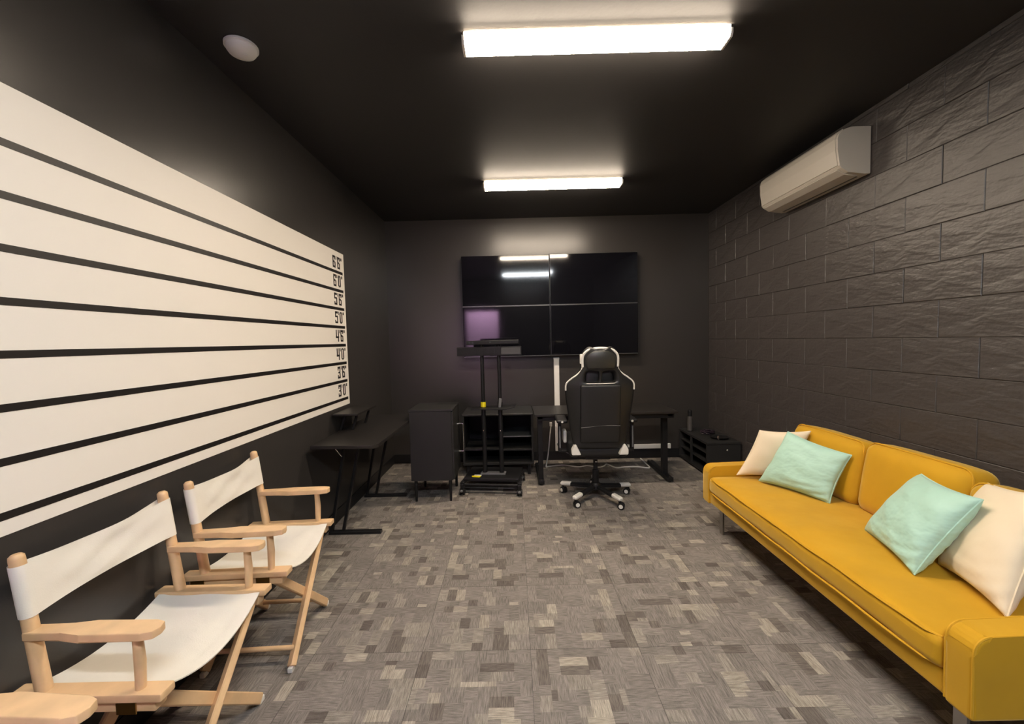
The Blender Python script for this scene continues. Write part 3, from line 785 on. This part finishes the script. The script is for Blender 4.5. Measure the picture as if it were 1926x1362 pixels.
# ------------------------------------------------------------------ white cord on the floor
pts = [(0.40, 4.60, 0.46), (0.385, 4.585, 0.34), (0.36, 4.56, 0.15), (0.335, 4.55, 0.02), (0.36, 4.575, 0.0078), (0.45, 4.60, 0.0078), (0.54, 4.61, 0.0078), (0.62, 4.57, 0.0078), (0.70, 4.53, 0.0078), (0.80, 4.57, 0.0078), (0.91, 4.50, 0.0078), (0.975, 4.54, 0.0078), (1.019, 4.61, 0.0078), (1.05, 4.55, 0.0078), (1.10, 4.47, 0.0078), (1.20, 4.49, 0.0078), (1.337, 4.485, 0.0078), (1.43, 4.44, 0.0078), (1.458, 4.46, 0.0078), (1.462, 4.58, 0.0078), (1.465, 4.80, 0.006)]
def smoothpath(P, n=5):
    P = [Vector(p) for p in P]; out = []
    for i in range(len(P) - 1):
        p0, p1, p2, p3 = P[max(i - 1, 0)], P[i], P[i + 1], P[min(i + 2, len(P) - 1)]
        for k in range(n):
            t = k / n
            out.append(0.5 * ((2 * p1) + (p2 - p0) * t + (2 * p0 - 5 * p1 + 4 * p2 - p3) * t * t + (3 * p1 - p0 - 3 * p2 + p3) * t ** 3))
    out.append(P[-1]); return out
cdth = thing('power_cord', 'white power cord trailing across the floor under the desk', 'cord', (0.40, 4.60, 0))
obj('cord', tube(new(), [p - Vector((0.40, 4.60, 0)) for p in smoothpath(pts)], 0.0075, 8), cord_white, cdth)
obj('plug', box(new(), (-0.014, -0.012, 0.455), (0.014, 0.014, 0.50), 0.004), cord_white, cdth)

# ------------------------------------------------------------------ gaming chair
gc = thing('gaming_chair', 'black and white gaming chair with its back turned, at the desk', 'chair', (0.712, 3.665, 0), math.radians(-2))
obj('hub', lathe(new(), [(0.035, 0.075), (0.048, 0.085), (0.048, 0.120), (0.036, 0.135)], 24), black_plastic, gc)
for k in range(5):
    a = math.radians(228 + 72 * k); dv = Vector((math.cos(a), math.sin(a), 0)); R0 = 0.31
    sp = obj('spoke', bar(new(), dv * 0.03 + Vector((0, 0, 0.103)), dv * (R0 - 0.07) + Vector((0, 0, 0.088)), 0.045, 0.034, r=0.008), black_plastic, gc)
    obj('spoke_cap', bar(new(), dv * (R0 - 0.085) + Vector((0, 0, 0.094)), dv * (R0 + 0.022) + Vector((0, 0, 0.086)), 0.046, 0.034, r=0.010), white_leather, sp)
    cs = obj('caster', box(new(), (dv.x * R0 - 0.010, dv.y * R0 - 0.010, 0.045), (dv.x * R0 + 0.010, dv.y * R0 + 0.010, 0.075), 0.004), black_plastic, gc)
    wa = a + 0.9 * (-1) ** k; wd = Vector((math.cos(wa), math.sin(wa), 0))
    cen = dv * R0 + Vector((-wd.y, wd.x, 0)) * 0.012 + Vector((0, 0, 0.0285))
    for s in (-1, 1):
        bm = new(); lathe(bm, [(0.020, -0.009), (0.0285, -0.007), (0.0285, 0.007), (0.020, 0.009)], 18, (0, 0, 0), 'X')
        bm.transform(Matrix.Translation(cen + wd * 0.015 * s) @ Matrix.Rotation(wa, 4, 'Z'))
        wh = obj('wheel', bm, black_plastic, cs)
        bm = new(); lathe(bm, [(0.0175, 0.0), (0.0175, 0.003), (0.012, 0.0045)] if s > 0 else [(0.0175, 0.0), (0.0175, -0.003), (0.012, -0.0045)], 16, (0.0085 * s, 0, 0), 'X')
        bm.transform(Matrix.Translation(cen + wd * 0.015 * s) @ Matrix.Rotation(wa, 4, 'Z'))
        obj('wheel_cap', bm, white_leather, cs)
gl = obj('gas_lift', lathe(new(), [(0.030, 0.12), (0.030, 0.25), (0.026, 0.255), (0.020, 0.26), (0.020, 0.39)], 20), black_metal, gc)
obj('lift_knob', lathe(new(), [(0.009, 0.0), (0.009, -0.012), (0.006, -0.015)], 12, (0.0, -0.026, 0.335), 'Y'), chrome, gl)
obj('mechanism', box(new(), (-0.11, -0.15, 0.385), (0.11, 0.13, 0.425), 0.008), black_metal, gc)
obj('tilt_lever', tube(new(), [(-0.10, 0.02, 0.40), (-0.24, 0.02, 0.40), (-0.30, 0.02, 0.44), (-0.335, 0.01, 0.49)], [0.006, 0.006, 0.008, 0.011], 8), grey_plastic, gc)
obj('seat', soft(new(), (-0.19, -0.22, 0.425), (0.19, 0.29, 0.520), 0.035, (0, 0, 0.012), 8), leather, gc, angle=70)
for s in (-1, 1):
    bl = soft(new(), (-0.045, -0.22, 0.0), (0.045, 0.27, 0.125), 0.038, (0.006, 0, 0.01), 8)
    bl.transform(Matrix.Translation((s * 0.215, 0, 0.425)) @ Matrix.Rotation(math.radians(-12 * s), 4, 'Y'))
    so = obj('side_bolster', bl, leather, gc, angle=70)
    # white wing showing below the backrest
    bm = new()
    poly = [(s * 0.155, 0.455), (s * 0.235, 0.455), (s * 0.238, 0.50), (s * 0.212, 0.545), (s * 0.196, 0.545)]
    prism(bm, poly, -0.262, -0.205, 'XZ', 0.010, 2)
    obj('white_wing', bm, white_leather, so)
bm = soft(new(), (-0.285, -0.02, 0.50), (-0.252, 0.10, 0.615), 0.015, (0, 0, 0), 4); obj('white_side_panel', bm, white_leather, gc, angle=70)
# armrests
for s in (-1, 1):
    ar = obj('armrest', bar(new(), (s * 0.255, -0.03, 0.44), (s * 0.315, -0.03, 0.44), 0.06, 0.022, up=(0, 0, 1), r=0.005), black_plastic, gc)
    obj('arm_upright', box(new(), (s * 0.318 - 0.014, -0.06, 0.43), (s * 0.318 + 0.014, 0.0, 0.70), 0.006), black_plastic, ar)
    obj('arm_strip', box(new(), (s * 0.318 - 0.006, -0.065, 0.47), (s * 0.318 + 0.006, -0.059, 0.66), 0.001), grey_plastic, ar)
    obj('arm_pad', soft(new(), (s * 0.300 - 0.048, -0.13, 0.70), (s * 0.300 + 0.048, 0.14, 0.728), 0.013, (0, 0, 0.002), 5), black_plastic, ar, angle=70)
    obj('pad_dot', lathe(new(), [(0.010, 0.0), (0.010, -0.003), (0.006, -0.004)], 12, (s * 0.300 + 0.0, -0.130, 0.714), 'Y'), white_leather, ar)
# backrest sheet: half width and rearward lean by height
HW = [(0.505, 0.185), (0.54, 0.212), (0.62, 0.228), (0.72, 0.240), (0.82, 0.254), (0.92, 0.268), (1.00, 0.277), (1.045, 0.275), (1.075, 0.258), (1.105, 0.220), (1.135, 0.178), (1.165, 0.150), (1.195, 0.139), (1.235, 0.141), (1.275, 0.139), (1.305, 0.126), (1.328, 0.098), (1.340, 0.060)]
def lean(z): return -0.215 - 0.115 * (z - 0.505) / 0.835
XC = [-1, -0.9, -0.72, -0.5, -0.30, -0.10, 0.10, 0.30, 0.5, 0.72, 0.9, 1]
def bx(z, w, f):
    if 1.06 < z < 1.18:      # harness slots keep a constant width
        ax = abs(f)
        tab = {0.10: 0.016, 0.30: 0.07, 0.5: 0.118, 0.72: 0.5 * (0.118 + w * 0.9), 0.9: w * 0.9, 1: w}
        if w < 0.16: tab = {0.10: 0.016, 0.30: 0.065, 0.5: 0.104, 0.72: 0.118, 0.9: w * 0.92, 1: w}
        return math.copysign(tab[ax], f)
    return f * w
bm = new(); G = []
for (z, w) in HW:
    row = []
    for f in XC:
        wing = 0.075 * max(0, abs(f) - 0.45) ** 2 * (1.0 if z > 0.55 else 0.3) * 2.2
        row.append(bm.verts.new((bx(z, w, f), lean(z) + wing, z)))
    G.append(row)
for j in range(len(HW) - 1):
    for i in range(len(XC) - 1):
        zm = (HW[j][0] + HW[j + 1][0]) / 2
        if 1.075 < zm < 1.165 and i in (3, 4, 6, 7): continue
        bm.faces.new((G[j][i], G[j][i + 1], G[j + 1][i + 1], G[j + 1][i]))
bk = obj('backrest', bm, leather, gc, angle=180)
md = bk.modifiers.new('thickness', 'SOLIDIFY'); md.thickness = 0.075; md.offset = 0.0
md = bk.modifiers.new('round', 'SUBSURF'); md.levels = 2; md.render_levels = 2
# raised centre shell, seam line, slot trim
bm = soft(new(), (-0.165, -0.02, 0.0), (0.165, 0.02, 0.50), 0.018, (0, 0.004, 0), 8)
bm.transform(Matrix.Translation((0, lean(0.56) - 0.030, 0.56)) @ Matrix.Rotation(math.atan2(0.115, 0.835), 4, 'X'))
obj('back_shell', bm, leather, bk, angle=70)
obj('seam', tube(new(), [(x, lean(0.70 + 0.02 * math.sin(5 * x)) - 0.0535, 0.70 + 0.012 * math.sin(9 * x + 1)) for x in [-0.16 + 0.02 * q for q in range(17)]], 0.0022, 6), grey_plastic, bk)
obj('slot_trim', tube(new(), [(x, lean(1.070) - 0.040, 1.068 - 0.006 * math.cos(x * 9)) for x in [-0.115 + 0.023 * q for q in range(11)]], 0.0032, 6), white_leather, bk)
for s in (-1, 1):
    P = []
    for (z, w) in HW:
        if 0.99 < z < 1.20: P.append((s * (w + 0.002), lean(z) + 0.002, z + 0.006))
    obj('piping', tube(new(), smoothpath(P, 4), 0.0065, 8), white_leather, bk)
top = [(z, w) for z, w in HW if z > 1.19]
P = [(-(w + 0.002), lean(z) - 0.004, z + 0.004) for z, w in top] + [(0, lean(1.345) - 0.004, 1.350)] + [((w + 0.002), lean(z) - 0.004, z + 0.004) for z, w in top[::-1]]
obj('piping', tube(new(), smoothpath(P, 4), 0.0105, 8), white_leather, bk)
bm = new(); G = []
HP = [(1.188, 0.104), (1.20, 0.116), (1.235, 0.122), (1.272, 0.119), (1.298, 0.104), (1.316, 0.076), (1.324, 0.045)]
for (z, w) in HP:
    G.append([bm.verts.new((f * w, lean(z) - 0.034 - 0.022 * (1 - f * f) * math.sin(PI * (z - 1.17) / 0.17), z)) for f in (-1, -0.8, -0.5, -0.2, 0.2, 0.5, 0.8, 1)])
for j in range(len(HP) - 1):
    for i in range(7): bm.faces.new((G[j][i], G[j][i + 1], G[j + 1][i + 1], G[j + 1][i]))
hp = obj('head_panel', bm, leather_head, bk, angle=180)
md = hp.modifiers.new('thickness', 'SOLIDIFY'); md.thickness = 0.03; md.offset = 0.0
md = hp.modifiers.new('round', 'SUBSURF'); md.levels = 2; md.render_levels = 2
obj('strap_clip', box(new(), (-0.162, lean(1.25), 1.225), (-0.143, lean(1.25) + 0.03, 1.305), 0.006), white_leather, bk)
bm = soft(new(), (-0.135, 0.035, 1.03), (0.135, 0.115, 1.19), 0.038, (0, 0.01, 0), 7)
bm.transform(Matrix.Translation((0, lean(1.11), 0)))
obj('neck_pillow', bm, leather, gc, angle=70)

# ------------------------------------------------------------------ low black rack in the right-hand corner
rk = thing('media_rack', 'low black open-sided rack with round knob in the far right corner', 'rack', (2.10, 4.48, 0))
def rc(x, y, z): return (x - 2.10, y - 4.48, z)
rx0, rx1, ry0, ry1, rz = 1.925, 2.272, 4.125, 4.83, 0.352
obj('top', box(new(), rc(rx0, ry0 - 0.004, rz - 0.024), rc(rx1, ry1, rz), 0.004), black_wood, rk)
obj('bottom', box(new(), rc(rx0, ry0, 0.02), rc(rx1, ry1, 0.042), 0.003), black_wood, rk)
obj('back_panel', box(new(), rc(rx1 - 0.012, ry0 + 0.02, 0.042), rc(rx1, ry1, rz - 0.024)), inner_dark, rk)
fp = obj('front_panel', box(new(), rc(rx0 + 0.002, ry0, 0.042), rc(rx1 - 0.002, ry0 + 0.02, rz - 0.026), 0.002), black_wood, rk)
obj('knob', lathe(new(), [(0.004, 0.0), (0.004, -0.010), (0.0095, -0.014), (0.0095, -0.020), (0.005, -0.024)], 16, rc(2.125, ry0, 0.275), 'Y'), chrome, fp)
obj('end_panel', box(new(), rc(rx0 + 0.002, ry1 - 0.02, 0.042), rc(rx1 - 0.002, ry1, rz - 0.026), 0.002), black_wood, rk)
obj('post', box(new(), rc(rx0 + 0.002, 4.50, 0.042), rc(rx0 + 0.022, 4.52, rz - 0.026), 0.001), black_wood, rk)
for z in (0.13, 0.225):
    obj('shelf', box(new(), rc(rx0 + 0.02, ry0 + 0.021, z), rc(rx1 - 0.013, ry1 - 0.021, z + 0.012), 0.001), black_wood, rk)
for (y, x) in ((ry0 + 0.03, rx0 + 0.03), (ry0 + 0.03, rx1 - 0.03), (ry1 - 0.03, rx0 + 0.03), (ry1 - 0.03, rx1 - 0.03)):
    obj('foot', lathe(new(), [(0.014, 0.0), (0.016, 0.02)], 12, rc(x, y, 0)), black_plastic, rk)
rt = rz
sp = thing('spray_can', 'dark grey spray can with black cap standing on the low rack', 'spray can', (1.985, 4.66, rt))
obj('can', lathe(new(), [(0.026, 0.0), (0.028, 0.004), (0.028, 0.16), (0.024, 0.170)], 22), bottle_grey, sp)
obj('cap', lathe(new(), [(0.0235, 0.170), (0.0235, 0.225), (0.019, 0.238), (0.010, 0.242)], 22), black_plastic, sp)
obj('base_ring', lathe(new(), [(0.0285, 0.0), (0.0288, 0.008), (0.028, 0.010)], 22), black_plastic, sp)
cl = thing('cable_coil', 'small dark coil of cable lying on the low rack', 'cable', (2.105, 4.50, rt))
P = []
for k in range(150):
    a = 2 * PI * k / 30; r = 0.060 + 0.010 * math.sin(k * 0.9) + 0.006 * math.sin(k * 0.23)
    P.append((r * math.cos(a), r * math.sin(a), 0.006 + 0.007 * (k / 30) + 0.002 * math.sin(k * 1.7)))
obj('coil', tube(new(), P, 0.0052, 6), coil_mat, cl)
obj('tie', tube(new(), [(0.060 + 0.022 * math.cos(q * PI / 6), 0.0, 0.024 + 0.022 * math.sin(q * PI / 6)) for q in range(12)], 0.003, 6, closed=True), black_plastic, cl)
ds = thing('black_dish', 'flat black dish with a small tan upright at the rack front', 'dish', (2.135, 4.29, rt))
obj('dish', lathe(new(), [(0.055, 0.0), (0.085, 0.010), (0.092, 0.020), (0.088, 0.021), (0.080, 0.013), (0.03, 0.008)], 28), black_plastic, ds)
obj('upright', box(new(), (-0.052, -0.075, 0.0078), (-0.040, -0.063, 0.040), 0.002), tan, ds)
